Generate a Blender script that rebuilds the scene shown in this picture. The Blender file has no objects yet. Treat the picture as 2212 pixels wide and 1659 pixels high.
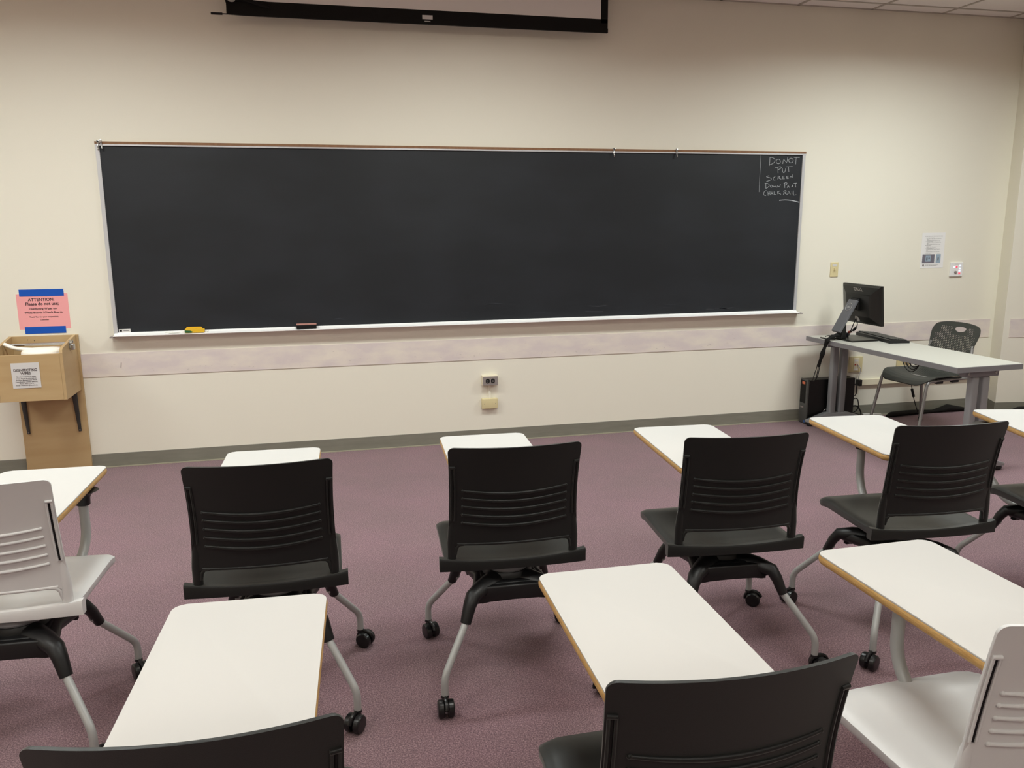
import bpy, bmesh, math, random
from mathutils import Vector, Matrix
from mathutils.geometry import delaunay_2d_cdt
PI = math.pi
SC = bpy.context.scene
COL = SC.collection

# ------------------------------------------------------------------ camera
cd = bpy.data.cameras.new('camera'); cam = bpy.data.objects.new('camera', cd); COL.objects.link(cam)
right = Vector((0.97293514, -0.23099836, -0.00608113))
up = Vector((0.05081392, 0.18820128, 0.98081508))
fwd = Vector((0.22542219, 0.95457846, -0.19484557))
cam.matrix_world = Matrix(((right.x, up.x, -fwd.x, 0.0), (right.y, up.y, -fwd.y, -5.728),
                           (right.z, up.z, -fwd.z, 1.590), (0, 0, 0, 1)))
cd.sensor_fit = 'HORIZONTAL'; cd.sensor_width = 36.0; cd.lens = 1769.67 / 2212 * 36.0
cd.clip_start = 0.02; cd.clip_end = 60
SC.camera = cam

# ------------------------------------------------------------------ world, exposure, lamp settings
w = bpy.data.worlds.new('world'); SC.world = w; w.use_nodes = True
w.node_tree.nodes['Background'].inputs[0].default_value = (0.95, 0.97, 1.0, 1)
w.node_tree.nodes['Background'].inputs[1].default_value = 0.05
vs = SC.view_settings
vs.view_transform = 'Standard'; vs.look = 'None'; vs.gamma = 1.0; vs.use_curve_mapping = False
vs.exposure = 0.0
CEIL = 3.12
LAMP_SPREAD = 160.0
LAMP_COLOR = (0.86, 0.98, 0.99)
LAMPS = [(x, y) for y in (-1.75, -4.2, -6.65, -9.1) for x in (-4.1, -1.65, 1.3, 4.0)]
LAMP_POWER = [31, 36, 34, 57,  12, 12, 12, 13,  9, 9, 9, 9,  8, 8, 8, 8]

# ------------------------------------------------------------------ helpers
def lin(h):
    h = h.lstrip('#'); o = []
    for i in (0, 2, 4):
        c = int(h[i:i+2], 16) / 255
        o.append(c / 12.92 if c <= 0.04045 else ((c + 0.055) / 1.055) ** 2.4)
    return (*o, 1)

def mat(name, color, rough=0.5, metal=0.0, spec=0.5, bump=0.0, bscale=400.0, var=None, vscale=8.0, vstretch=(1, 1, 1), emit=None, estr=0.0, coat=0.0, detail=3.0, contrast=(0.3, 0.7)):
    m = bpy.data.materials.new(name); m.use_nodes = True
    nt = m.node_tree; b = nt.nodes['Principled BSDF']
    b.inputs['Base Color'].default_value = lin(color)
    b.inputs['Roughness'].default_value = rough
    b.inputs['Metallic'].default_value = metal
    b.inputs['Specular IOR Level'].default_value = spec
    b.inputs['Coat Weight'].default_value = coat
    tc = nt.nodes.new('ShaderNodeTexCoord')
    mp = nt.nodes.new('ShaderNodeMapping'); nt.links.new(tc.outputs['Object'], mp.inputs['Vector'])
    mp.inputs['Scale'].default_value = vstretch
    if var:
        n = nt.nodes.new('ShaderNodeTexNoise'); n.inputs['Scale'].default_value = vscale; n.inputs['Detail'].default_value = detail
        nt.links.new(mp.outputs[0], n.inputs['Vector'])
        r = nt.nodes.new('ShaderNodeValToRGB'); nt.links.new(n.outputs['Fac'], r.inputs['Fac'])
        r.color_ramp.elements[0].position = contrast[0]; r.color_ramp.elements[1].position = contrast[1]
        r.color_ramp.elements[0].color = lin(color); r.color_ramp.elements[1].color = lin(var)
        nt.links.new(r.outputs['Color'], b.inputs['Base Color'])
    if bump:
        n2 = nt.nodes.new('ShaderNodeTexNoise'); n2.inputs['Scale'].default_value = bscale; n2.inputs['Detail'].default_value = 2
        nt.links.new(tc.outputs['Object'], n2.inputs['Vector'])
        bp = nt.nodes.new('ShaderNodeBump'); bp.inputs['Strength'].default_value = bump; bp.inputs['Distance'].default_value = 0.002
        nt.links.new(n2.outputs['Fac'], bp.inputs['Height']); nt.links.new(bp.outputs[0], b.inputs['Normal'])
    if emit:
        b.inputs['Emission Color'].default_value = lin(emit); b.inputs['Emission Strength'].default_value = estr
    return m

def obj(name, bm, m, parent=None, smooth=None, loc=None):
    me = bpy.data.meshes.new(name)
    bmesh.ops.recalc_face_normals(bm, faces=bm.faces)
    bm.to_mesh(me); bm.free()
    for mm in (m if isinstance(m, (list, tuple)) else [m]): me.materials.append(mm)
    if smooth is not None:
        me.polygons.foreach_set('use_smooth', [True] * len(me.polygons))
        me.set_sharp_from_angle(angle=math.radians(smooth))
    o = bpy.data.objects.new(name, me); COL.objects.link(o)
    if parent: o.parent = parent
    if loc: o.location = loc
    return o

def tag(o, label, cat, group=None, kind=None):
    if label: o['label'] = label
    if cat: o['category'] = cat
    if group: o['group'] = group
    if kind: o['kind'] = kind
    return o

def thing(name, label, cat, loc=(0, 0, 0), rotz=0.0, group=None):
    o = bpy.data.objects.new(name, None); COL.objects.link(o)
    o.empty_display_size = 0.1; o.location = loc; o.rotation_euler = (0, 0, rotz)
    return tag(o, label, cat, group)

def struct(name, bm, m, smooth=None):
    o = obj(name, bm, m, None, smooth); o['kind'] = 'structure'; return o

def NB(): return bmesh.new()

def box(bm, x0, x1, y0, y1, z0, z1, bev=0.0, seg=2, M=None, mi=0):
    t = bmesh.new()
    bmesh.ops.create_cube(t, size=1.0)
    for v in t.verts:
        v.co = Vector(((x0 + x1) / 2 + v.co.x * (x1 - x0), (y0 + y1) / 2 + v.co.y * (y1 - y0), (z0 + z1) / 2 + v.co.z * (z1 - z0)))
    if bev: bmesh.ops.bevel(t, geom=t.edges[:] , offset=bev, segments=seg, affect='EDGES', profile=0.5)
    merge(bm, t, M, mi)

def merge(bm, t, M=None, mi=0):
    if M is not None: bmesh.ops.transform(t, matrix=M, verts=t.verts)
    vm = {}
    for v in t.verts: vm[v] = bm.verts.new(v.co)
    for f in t.faces:
        try:
            nf = bm.faces.new([vm[v] for v in f.verts]); nf.material_index = mi or f.material_index
        except ValueError: pass
    t.free()

def fillet(pts, r, n=5):
    """rounds the inner corners of a polyline"""
    pts = [Vector(p) for p in pts]; out = [pts[0]]
    for i in range(1, len(pts) - 1):
        a, b, c = pts[i-1], pts[i], pts[i+1]
        d1 = (a - b); d2 = (c - b); rr = min(r, d1.length * .48, d2.length * .48)
        p = b + d1.normalized() * rr; q = b + d2.normalized() * rr
        for k in range(n + 1):
            t = k / n; out.append(p * (1-t)**2 + b * 2*t*(1-t) + q * t*t)
    out.append(pts[-1]); return out

def tube(bm, pts, r, seg=12, flat=1.0, upv=None, cap=True, mi=0):
    """sweeps a round (or flattened) section; r is a number or one radius per point"""
    pts = [Vector(p) for p in pts]; n = len(pts)
    rs = r if isinstance(r, (list, tuple)) else [r] * n
    rings = []; prev = None
    for i, p in enumerate(pts):
        d = (pts[min(i+1, n-1)] - pts[max(i-1, 0)]).normalized()
        if prev is None:
            u = Vector(upv) if upv else (Vector((0, 0, 1)) if abs(d.z) < .9 else Vector((1, 0, 0)))
        else: u = prev
        u = (u - d * u.dot(d)).normalized(); prev = u
        s = d.cross(u)
        rings.append([bm.verts.new(p + (s * math.cos(2*PI*k/seg) + u * flat * math.sin(2*PI*k/seg)) * rs[i]) for k in range(seg)])
    for a, b in zip(rings, rings[1:]):
        for k in range(seg):
            f = bm.faces.new((a[k], a[(k+1) % seg], b[(k+1) % seg], b[k])); f.material_index = mi
    if cap:
        f = bm.faces.new(rings[0][::-1]); f.material_index = mi
        f = bm.faces.new(rings[-1]); f.material_index = mi

def lathe(bm, prof, seg=24, M=None, mi=0, sx=1.0, sy=1.0):
    """prof: (r, z) pairs"""
    t = bmesh.new(); rings = []
    for r, z in prof:
        if r < 1e-6: rings.append([t.verts.new((0, 0, z))])
        else: rings.append([t.verts.new((r * sx * math.cos(2*PI*k/seg), r * sy * math.sin(2*PI*k/seg), z)) for k in range(seg)])
    for a, b in zip(rings, rings[1:]):
        for k in range(seg):
            if len(a) == 1 and len(b) == 1: continue
            if len(a) == 1: t.faces.new((a[0], b[k], b[(k+1) % seg]))
            elif len(b) == 1: t.faces.new((a[k], a[(k+1) % seg], b[0]))
            else: t.faces.new((a[k], a[(k+1) % seg], b[(k+1) % seg], b[k]))
    if len(rings[0]) > 1: t.faces.new(rings[0][::-1])
    if len(rings[-1]) > 1: t.faces.new(rings[-1])
    merge(bm, t, M, mi)

def prism(bm, poly, z0, z1, M=None, bev=0.0, seg=2, mi=0):
    t = bmesh.new()
    a = [t.verts.new((x, y, z0)) for x, y in poly]; b = [t.verts.new((x, y, z1)) for x, y in poly]
    t.faces.new(a[::-1]); t.faces.new(b); n = len(poly)
    for i in range(n): t.faces.new((a[i], a[(i+1) % n], b[(i+1) % n], b[i]))
    if bev:
        ed = [e for e in t.edges if abs(e.verts[0].co.z - e.verts[1].co.z) < 1e-7]
        bmesh.ops.bevel(t, geom=ed, offset=bev, segments=seg, affect='EDGES', profile=0.5)
    merge(bm, t, M, mi)

def rrect(w, h, r, n=6, cx=0, cy=0):
    o = []
    for sx, sy, a0 in ((1, 1, 0), (-1, 1, 90), (-1, -1, 180), (1, -1, 270)):
        for k in range(n + 1):
            a = math.radians(a0 + 90 * k / n)
            o.append((cx + sx * (w/2 - r) + r * math.cos(a), cy + sy * (h/2 - r) + r * math.sin(a)))
    return o

def shell(bm, P, Q, out=0.003):
    """closes two grids of points (outer and inner side) into one solid with a rounded rim"""
    ni, nj = len(P), len(P[0])
    A = [[bm.verts.new(p) for p in row] for row in P]; B = [[bm.verts.new(p) for p in row] for row in Q]
    for i in range(ni - 1):
        for j in range(nj - 1):
            bm.faces.new((A[i][j], A[i][j+1], A[i+1][j+1], A[i+1][j]))
            bm.faces.new((B[i][j], B[i+1][j], B[i+1][j+1], B[i][j+1]))
    loop = [(0, j) for j in range(nj)] + [(i, nj-1) for i in range(1, ni)] + [(ni-1, j) for j in range(nj-2, -1, -1)] + [(i, 0) for i in range(ni-2, 0, -1)]
    mid = []
    for i, j in loop:
        ii = min(max(i, 1), ni-2); jj = min(max(j, 1), nj-2)
        d = (Vector(P[i][j]) - Vector(P[ii][jj])).normalized()
        mid.append(bm.verts.new((Vector(P[i][j]) + Vector(Q[i][j])) / 2 + d * out))
    n = len(loop)
    for k in range(n):
        (i, j), (i2, j2) = loop[k], loop[(k+1) % n]
        m1, m2 = mid[k], mid[(k+1) % n]
        bm.faces.new((A[i2][j2], A[i][j], m1, m2)); bm.faces.new((m2, m1, B[i][j], B[i2][j2]))

def RZ(a): return Matrix.Rotation(a, 4, 'Z')
def T(x, y, z): return Matrix.Translation((x, y, z))
WALLM = Matrix.Rotation(PI/2, 4, 'X')      # a flat thing drawn in xy stands up facing -y

def text_bm(bm, s, size, cx, cy, z=0.0, bold=0.0, shear=0.0, mi=0, align='CENTER', sx=1.0, M=None, spacing=1.0):
    cu = bpy.data.curves.new('lettering', 'FONT'); cu.body = s; cu.size = size; cu.align_x = align; cu.offset = bold; cu.shear = shear
    cu.space_character = spacing; cu.resolution_u = 3
    o = bpy.data.objects.new('lettering', cu); COL.objects.link(o)
    dg = bpy.context.evaluated_depsgraph_get(); me = bpy.data.meshes.new_from_object(o.evaluated_get(dg))
    t = bmesh.new(); t.from_mesh(me)
    for v in t.verts: v.co = Vector((cx + v.co.x * sx, cy + v.co.y, z))
    merge(bm, t, M, mi)
    bpy.data.objects.remove(o); bpy.data.curves.remove(cu); bpy.data.meshes.remove(me)

def quad(bm, x0, x1, y0, y1, z, mi=0, M=None):
    t = bmesh.new(); t.faces.new([t.verts.new(p) for p in ((x0, y0, z), (x1, y0, z), (x1, y1, z), (x0, y1, z))]); merge(bm, t, M, mi)

# ------------------------------------------------------------------ materials
M_wall = mat('cream_wall_paint', 'E8E2D3', rough=0.62, spec=0.3, bump=0.12, bscale=260)
M_strip = mat('bare_plaster_strip', 'D6C9C6', rough=0.75, spec=0.2, var='E3D8CC', vscale=5, vstretch=(1, 1, 2.5), bump=0.15, bscale=90, contrast=(0.38, 0.66))
M_base = mat('grey_vinyl_base', '7A776B', rough=0.5, spec=0.4, var='838074', vscale=6, vstretch=(1, 1, 6))
M_basetoe = mat('vinyl_toe', 'A39C88', rough=0.5)
M_ceil = mat('ceiling_tile_white', 'F1EBE6', rough=0.9, spec=0.1, bump=0.3, bscale=300)
M_grid = mat('ceiling_grid_metal', 'B4ABA0', rough=0.5)
M_blackpl = mat('black_plastic', '060707', rough=0.42, spec=0.36, bump=0.10, bscale=900)
_b = M_blackpl.node_tree.nodes['Principled BSDF']; _b.inputs['Sheen Weight'].default_value = .22; _b.inputs['Sheen Roughness'].default_value = .5; _b.inputs['Sheen Tint'].default_value = (.85, .87, .8, 1)
M_whitepl = mat('light_grey_plastic', 'D4D3D2', rough=0.42, spec=0.45, bump=0.06, bscale=900)
M_cast = mat('black_casting', '0E0E0F', rough=0.42, spec=0.45)
M_tube = mat('silver_painted_steel', 'A9AAA8', rough=0.36, metal=0.15, spec=0.5)
M_lam = mat('white_laminate', 'CBC8C4', rough=0.6, spec=0.22)
M_edge = mat('wood_edge', 'B58A50', rough=0.45, var='CBA468', vscale=30, vstretch=(1, 1, 14), contrast=(0.35, 0.65))
M_wheel = mat('wheel_black', '0F0F10', rough=0.3, spec=0.5)
M_slate = mat('slate_black', '1D2024', rough=0.46, spec=0.40, var='26292E', vscale=1.6, vstretch=(1, 1, 2.2), detail=6, contrast=(0.42, 0.75))
M_alu = mat('aluminium', 'D8D8DA', rough=0.35, metal=0.45)
M_whitealu = mat('pale_aluminium_tray', 'F6F4F2', rough=0.45, metal=0.0)
M_cork = mat('cork_strip', '8F694A', rough=0.8, var='825D42', vscale=60)
M_chalk = mat('chalk', 'AEB0B3', rough=0.95, spec=0.05)
M_chalkfaint = mat('chalk_dust', '3A3B3F', rough=0.9, spec=0.1)
M_steel = mat('bright_steel', 'B9B7B4', rough=0.25, metal=0.9)
M_maple = mat('maple_plywood', 'B5976C', rough=0.5, spec=0.35, var='C0A47A', vscale=2.2, vstretch=(0.8, 0.8, 5), contrast=(0.35, 0.7))
M_plyedge = mat('plywood_edge', 'CBA878', rough=0.6)
M_brack = mat('dark_bracket', '3E3B38', rough=0.5, metal=0.3)
M_paper = mat('white_paper', 'E9E6E4', rough=0.8, spec=0.1)
M_label = mat('grey_white_label', 'D3CFCC', rough=0.7, spec=0.1)
M_pink = mat('pink_paper', 'F0A6A6', rough=0.8, spec=0.1)
M_blue = mat('blue_tape', '1F55B4', rough=0.7, spec=0.15)
M_ink = mat('dark_ink', '3A2A2C', rough=0.8)
M_inkgrey = mat('grey_ink', '5C5856', rough=0.8)
M_clear = mat('clear_sleeve', 'E9E2D2', rough=0.5, spec=0.5)
M_wipe = mat('white_wipe_cloth', 'F6EFE4', rough=0.85, spec=0.1, bump=0.3, bscale=120)
M_ivory = mat('ivory_plastic', 'D8C99C', rough=0.4)
M_cream = mat('cream_box', 'E6DCC2', rough=0.45)
M_facegrey = mat('outlet_face_grey', '8E8480', rough=0.5)
M_black = mat('matt_black', '0D0C0C', rough=0.6, spec=0.3)
M_fabric = mat('black_screen_border', '151311', rough=0.75, spec=0.2)
M_scrwhite = mat('projection_fabric', 'EDE7E2', rough=0.8, spec=0.1)
M_deskgrey = mat('grey_laminate', 'B4B1A8', rough=0.4, spec=0.45)
M_deskedge = mat('grey_edge', '868588', rough=0.45)
M_deskleg = mat('grey_steel_leg', '929395', rough=0.42, metal=0.05)
M_chairtube = mat('silver_tube', '93918F', rough=0.3, metal=0.5)
M_pcfront = mat('pc_front_grey', '4B4B49', rough=0.4)
M_pcblack = mat('pc_black', '0B0B0B', rough=0.4)
M_mon = mat('monitor_black', '161614', rough=0.33, spec=0.5)
M_stand = mat('stand_dark_grey', '626266', rough=0.4)
M_logo = mat('silver_logo', 'A6A4A0', rough=0.4, metal=0.1)
M_key = mat('keyboard_black', '151517', rough=0.4)
M_perf = mat('charcoal_chair_plastic', '363733', rough=0.5, spec=0.4)
M_cable = mat('black_cable', '0C0B0B', rough=0.5)
M_red = mat('red_plug', 'B0402C', rough=0.5)
M_orange = mat('orange_sticker', 'D4714E', rough=0.7)
M_yellow = mat('yellow_card', 'E2B321', rough=0.6)
M_green = mat('green_card', '1D5A2E', rough=0.6)
M_photo1 = mat('photo_print_grey', '6D6C78', rough=0.6, var='7A7079', vscale=30)
M_photo2 = mat('photo_print_blue', '98A9B8', rough=0.6)
M_ledr = mat('red_button_lit', 'E0556A', rough=0.4, emit='FF4060', estr=0.7)
M_ledw = mat('white_button_lit', 'DDE4F6', rough=0.4, emit='DDE8FF', estr=0.7)
M_tubeglow = mat('lamp_lens', 'FFFFFF', rough=0.5, emit='FFF0DC', estr=6.0)
M_lampframe = mat('lamp_frame', 'E8E6E2', rough=0.4)
M_eraserfelt = mat('eraser_back', '7E3B30', rough=0.8)

def carpet_mat():
    m = bpy.data.materials.new('mauve_carpet'); m.use_nodes = True; nt = m.node_tree; b = nt.nodes['Principled BSDF']
    tc = nt.nodes.new('ShaderNodeTexCoord')
    def noise(sc, det=2.0, rough=.6):
        n = nt.nodes.new('ShaderNodeTexNoise'); n.inputs['Scale'].default_value = sc; n.inputs['Detail'].default_value = det
        n.inputs['Roughness'].default_value = rough; nt.links.new(tc.outputs['Object'], n.inputs['Vector']); return n
    a = noise(210, 3, .7); r = nt.nodes.new('ShaderNodeValToRGB'); nt.links.new(a.outputs['Fac'], r.inputs['Fac'])
    e = r.color_ramp.elements
    e[0].position = .30; e[0].color = lin('4E3E43'); e[1].position = .70; e[1].color = lin('AE9192')
    k = e.new(.5); k.color = lin('7A6066')
    c = noise(2.2, 3); r2 = nt.nodes.new('ShaderNodeValToRGB'); nt.links.new(c.outputs['Fac'], r2.inputs['Fac'])
    r2.color_ramp.elements[0].position = .35; r2.color_ramp.elements[1].position = .68
    r2.color_ramp.elements[0].color = (.93, .95, .93, 1); r2.color_ramp.elements[1].color = (1.04, 1.0, 1.03, 1)
    mx = nt.nodes.new('ShaderNodeMix'); mx.data_type = 'RGBA'; mx.blend_type = 'MULTIPLY'; mx.inputs['Factor'].default_value = 1
    nt.links.new(r.outputs['Color'], mx.inputs[6]); nt.links.new(r2.outputs['Color'], mx.inputs[7])
    nt.links.new(mx.outputs[2], b.inputs['Base Color'])
    b.inputs['Roughness'].default_value = 1.0; b.inputs['Specular IOR Level'].default_value = 0.1
    b.inputs['Sheen Weight'].default_value = 0.15
    bp = nt.nodes.new('ShaderNodeBump'); bp.inputs['Strength'].default_value = .22; bp.inputs['Distance'].default_value = .003
    n2 = noise(500, 2); nt.links.new(n2.outputs['Fac'], bp.inputs['Height']); nt.links.new(bp.outputs[0], b.inputs['Normal'])
    return m
M_carpet = carpet_mat()

# ------------------------------------------------------------------ room shell
XL, XR, YB = -5.2, 7.2, -11.0
JA, JB = (5.51, 0.0), (5.42, -0.20); JC = (XR + .05, -0.20 - .30)     # the wall steps forward at its right end
bm = NB(); box(bm, XL - .1, XR + .1, YB - .1, .15, -.1, 0); struct('floor', bm, M_carpet)
bm = NB(); box(bm, XL - .1, JA[0], 0, .12, 0, CEIL + .1); struct('wall_front', bm, M_wall)
bm = NB(); prism(bm, [JA, JB, JC, (XR + .05, .12), (JA[0], .12)], 0, CEIL + .1); struct('wall_front_pier', bm, M_wall)
bm = NB(); box(bm, XL - .1, XL, YB, 0, 0, CEIL + .1); struct('wall_left', bm, M_wall)
bm = NB(); box(bm, XR, XR + .1, YB, -.3, 0, CEIL + .1); struct('wall_right', bm, M_wall)
bm = NB(); box(bm, XL - .1, XR + .1, YB - .1, YB, 0, CEIL + .1); struct('wall_back', bm, M_wall)
# ceiling: tiles with openings for the lamps, plus the grid
LW, LL = 0.61, 1.22
TS = 0.612; GX0 = 3.505; GY0 = -0.17
holes = []
def snap(v, o): return o + round((v - o) / TS) * TS
for x, y in LAMPS:
    x0 = snap(x - LL/2, GX0); y0 = snap(y - LW/2, GY0)
    holes.append((x0, x0 + 2*TS, y0, y0 + TS))
bm = NB()
xs = sorted({XL - .1, XR + .1} | {h[0] for h in holes} | {h[1] for h in holes})
ys = sorted({YB - .1, .12} | {h[2] for h in holes} | {h[3] for h in holes})
for xa, xb in zip(xs, xs[1:]):
    for ya, yb in zip(ys, ys[1:]):
        cx, cy = (xa + xb)/2, (ya + yb)/2
        if any(h[0] < cx < h[1] and h[2] < cy < h[3] for h in holes): continue
        bm.faces.new([bm.verts.new(p) for p in ((xa, ya, CEIL), (xa, yb, CEIL), (xb, yb, CEIL), (xb, ya, CEIL))])
struct('ceiling', bm, M_ceil)
bm = NB(); g = .011
k = math.ceil((XL - GX0) / TS)
while GX0 + k*TS < XR:
    x = GX0 + k*TS; box(bm, x - g, x + g, YB, -.002, CEIL - .004, CEIL + .004); k += 1
k = math.ceil((YB - GY0) / TS)
while GY0 + k*TS < 0:
    y = GY0 + k*TS; box(bm, XL, XR, y - g, y + g, CEIL - .0035, CEIL + .0035); k += 1
box(bm, XL, XR, -.022, 0, CEIL - .004, CEIL + .002)
struct('trim_1', bm, M_grid)

# bare strip where a rail used to be, base trim
def scuff(bm, x, z, w, h, a=0.0, mi=1):
    quad(bm, -w/2, w/2, -h/2, h/2, 0, mi, T(x, -.0065, z) @ WALLM @ RZ(a))
bm = NB(); box(bm, XL, 5.47, -.005, 0, .612, .765)
random.seed(4)
for i in range(70):
    scuff(bm, random.uniform(-1.3, 3.5), random.uniform(.632, .66) if random.random() < .8 else random.uniform(.66, .74), random.uniform(.003, .014), random.uniform(.001, .0025), random.uniform(-.3, .3))
scuff(bm, -1.272, .683, .004, .034, -.12, 2)
M_scuff = mat('scuff_marks', 'BCB1AA', rough=.9); M_mark = mat('dark_mark', '3A3634', rough=.9)
struct('trim_2', bm, [M_strip, M_scuff, M_mark])
bm = NB(); d = Vector((JC[0]-JB[0], JC[1]-JB[1], 0)).normalized(); ang = math.atan2(d.y, d.x)
box(bm, .05, 1.75, -.005, 0, .636, .789, M=T(JB[0], JB[1], 0) @ RZ(ang)); struct('trim_3', bm, M_strip)
def baseboard(name, segs):
    bm = NB()
    for (xa, ya), (xb, yb) in segs:
        L = math.hypot(xb-xa, yb-ya); a = math.atan2(yb-ya, xb-xa)
        box(bm, 0, L, -.004, 0, .004, .093, bev=.0015, M=T(xa, ya, 0) @ RZ(a))
        prism(bm, [(0, 0), (L, 0), (L, -.014), (0, -.014)], 0, .006, M=T(xa, ya, 0) @ RZ(a), mi=1)
    struct(name, bm, [M_base, M_basetoe])
baseboard('baseboard_front', [((XL, 0), (-1.898, 0)), ((-1.505, 0), JA), (JA, JB), (JB, JC)])
baseboard('baseboard_left', [((XL, YB), (XL, 0))])
baseboard('baseboard_right', [((XR, -.45), (XR, YB))])
baseboard('baseboard_back', [((XR, YB), (XL, YB))])

# ceiling lights
for i, (h, (lx, ly)) in enumerate(zip(holes, LAMPS)):
    cx, cy = (h[0]+h[1])/2, (h[2]+h[3])/2
    row = ['front', 'second', 'third', 'rear'][i // 4]; colm = ['far left', 'centre left', 'centre right', 'far right'][i % 4]
    t = thing('ceiling_light', 'recessed ceiling lamp with louvre, %s one in the %s row' % (colm, row), 'ceiling light', (cx, cy, CEIL), group='recessed ceiling lamps')
    bm = NB()
    for (a, b, c, d_) in ((-TS, TS, -TS/2, -TS/2+.02), (-TS, TS, TS/2-.02, TS/2), (-TS, -TS+.02, -TS/2+.02, TS/2-.02), (TS-.02, TS, -TS/2+.02, TS/2-.02)):
        box(bm, a, b, c, d_, -.006, .10)
    box(bm, -TS, TS, -TS/2, TS/2, .10, .11)
    obj('frame', bm, M_lampframe, t)
    bm = NB(); box(bm, -TS+.03, TS-.03, -TS/2+.03, TS/2-.03, .07, .075); obj('lens', bm, M_tubeglow, t)
    ld = bpy.data.lights.new('lamp', 'AREA'); ld.shape = 'RECTANGLE'; ld.size = 1.12; ld.size_y = .5
    ld.energy = LAMP_POWER[i]; ld.spread = math.radians(LAMP_SPREAD); ld.color = LAMP_COLOR
    lo = bpy.data.objects.new('lamp', ld); COL.objects.link(lo); lo.parent = t; lo.location = (0, 0, -.008)

# ------------------------------------------------------------------ tablet chairs
def bump_mid(s): return 1 - s * s

def seat_bm():
    bm = NB(); NI, NJ = 22, 24; D = .422; R = .034
    P, Q = [], []
    for i in range(NI + 1):
        y = D * (i / NI) ** .92 if i else 0
        if i == NI: y = D
        hw = .236 - .004 * y / D
        if y > D - R: hw = hw - R + math.sqrt(max(R*R - (y - (D-R))**2, 0)); hw = max(hw, .236 - R)
        rp, rq = [], []
        for j in range(NJ + 1):
            s = -1 + 2 * j / NJ; s = math.sin(s * PI/2 * .96) / math.sin(PI/2 * .96)
            z = .457 - .020 * bump_mid(s) * math.sin(PI * min(1, (y + .03) / .36))
            if y < .10: z -= .008 * (1 - y / .10) * bump_mid(s)
            q = max(0, (y - .33) / .10); z -= .022 * q * q
            e = max(0, (abs(s) - .88) / .12); z -= .010 * e * e
            ycrown = .005 * bump_mid(s) * (y / D)
            rp.append((s * hw, y + ycrown, z)); rq.append((s * (hw - .006), y + ycrown - .003 * (y / D), z - .027))
        P.append(rp); Q.append(rq)
    shell(bm, P, Q, .004)
    # rear rim, dipping towards its middle
    n = 24; prof = []
    for k in range(n + 1):
        s = -1 + 2 * k / n
        x = s * .256; y = -.014 * bump_mid(s); zt = .466 - .014 * bump_mid(s) ** .8; zb = .419
        prof.append([bm.verts.new(p) for p in ((x, y - .012, zb), (x, y - .014, zt - .006), (x, y - .010, zt), (x, y + .012, zt), (x, y + .020, zt - .010), (x, y + .016, zb))])
    for a, b in zip(prof, prof[1:]):
        for q in range(6): bm.faces.new((a[q], b[q], b[(q+1) % 6], a[(q+1) % 6]))
    bm.faces.new(prof[0]); bm.faces.new(prof[-1][::-1])
    return bm

BZ0, BZ1 = .512, .868
def bsurf(s, z, hw=None):
    t = (z - BZ0) / (BZ1 - BZ0)
    if hw is None: hw = .224 - .006 * math.sin(PI * max(0, min(1, t))) + 0.002
    y = -.004 - .056 * max(0, t) ** 1.7 - .036 * bump_mid(s) * (.75 + .25 * max(0, t))
    return Vector((s * hw, y, z))

def back_bm():
    bm = NB(); NI, NJ = 26, 28; R = .019; P, Q = [], []
    zs = [BZ0 + (BZ1 - BZ0) * k / 18 for k in range(18)] 
    zs = [z for z in zs if z < BZ1 - R] + [BZ1 - R + R * math.sin(PI/2 * k / 7) for k in range(8)]
    for z in zs:
        t = (z - BZ0) / (BZ1 - BZ0); base = .226 - .006 * math.sin(PI * t)
        hw = base
        if z > BZ1 - R: hw = base - R + math.sqrt(max(R*R - (z - BZ1 + R)**2, 0))
        rp, rq = [], []
        for j in range(NJ + 1):
            s = -1 + 2 * j / NJ; s = math.sin(s * PI/2 * .94) / math.sin(PI/2 * .94)
            p = bsurf(s * hw / base, z, base)
            lo = 0
            if z < BZ0 + .02 : lo = -.010 * max(0, (abs(s) - .80) / .2) * (1 if z < BZ0 + 1e-6 else 0)
            p.z += lo
            rp.append(p); rq.append(p + Vector((-.003 * s, .008, 0)))
        P.append(rp); Q.append(rq)
    shell(bm, P, Q, .0015)
    # lower lip
    tube(bm, [bsurf(-.86 + 1.72 * k / 16, BZ0 + .003) + Vector((0, .002, -.0)) for k in range(17)], .0055, 8)
    # five ribs
    for z in (.712, .684, .654, .624, .594):
        pts = [bsurf(-.80 + 1.60 * k / 20, z - .013 * math.sin(PI * k / 20)) for k in range(21)]
        rr = [.0048 + .0022 * math.sin(PI * k / 20) for k in range(21)]
        tube(bm, pts, rr, 8, flat=.9, upv=(0, 0, 1))
        for k in (0, 20):
            t = bmesh.new(); bmesh.ops.create_uvsphere(t, u_segments=10, v_segments=6, radius=.0055); merge(bm, t, T(*pts[k]))
    # uprights: socket into the seat, then a slim double ridge up the side
    for sd in (-1, 1):
        pts = [Vector((sd * .2125, .002, .455)), Vector((sd * .2125, .001, .52)), Vector((sd * .2095, -.002, .575)), Vector((sd * .206, -.008, .625))]
        tube(bm, pts, [.0165, .0165, .0145, .004], 12, flat=.75, upv=(0, 1, 0))
        for sx in (.918, .972):
            tube(bm, [bsurf(sd * sx, .60 + .195 * k / 10) + Vector((0, -.002, 0)) for k in range(11)], .0035, 6)
        tube(bm, [bsurf(sd * s_, .797) + Vector((0, -.001, 0)) for s_ in (.905, .925, .945, .965, .985)], .005, 8)
        # corner web under the panel
        tube(bm, [Vector((sd * .200, -.006, .475)), Vector((sd * .197, -.007, .50)), Vector((sd * .188, -.010, .512)), Vector((sd * .17, -.016, .514))], [.004, .006, .006, .004], 8)
    return bm

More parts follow.
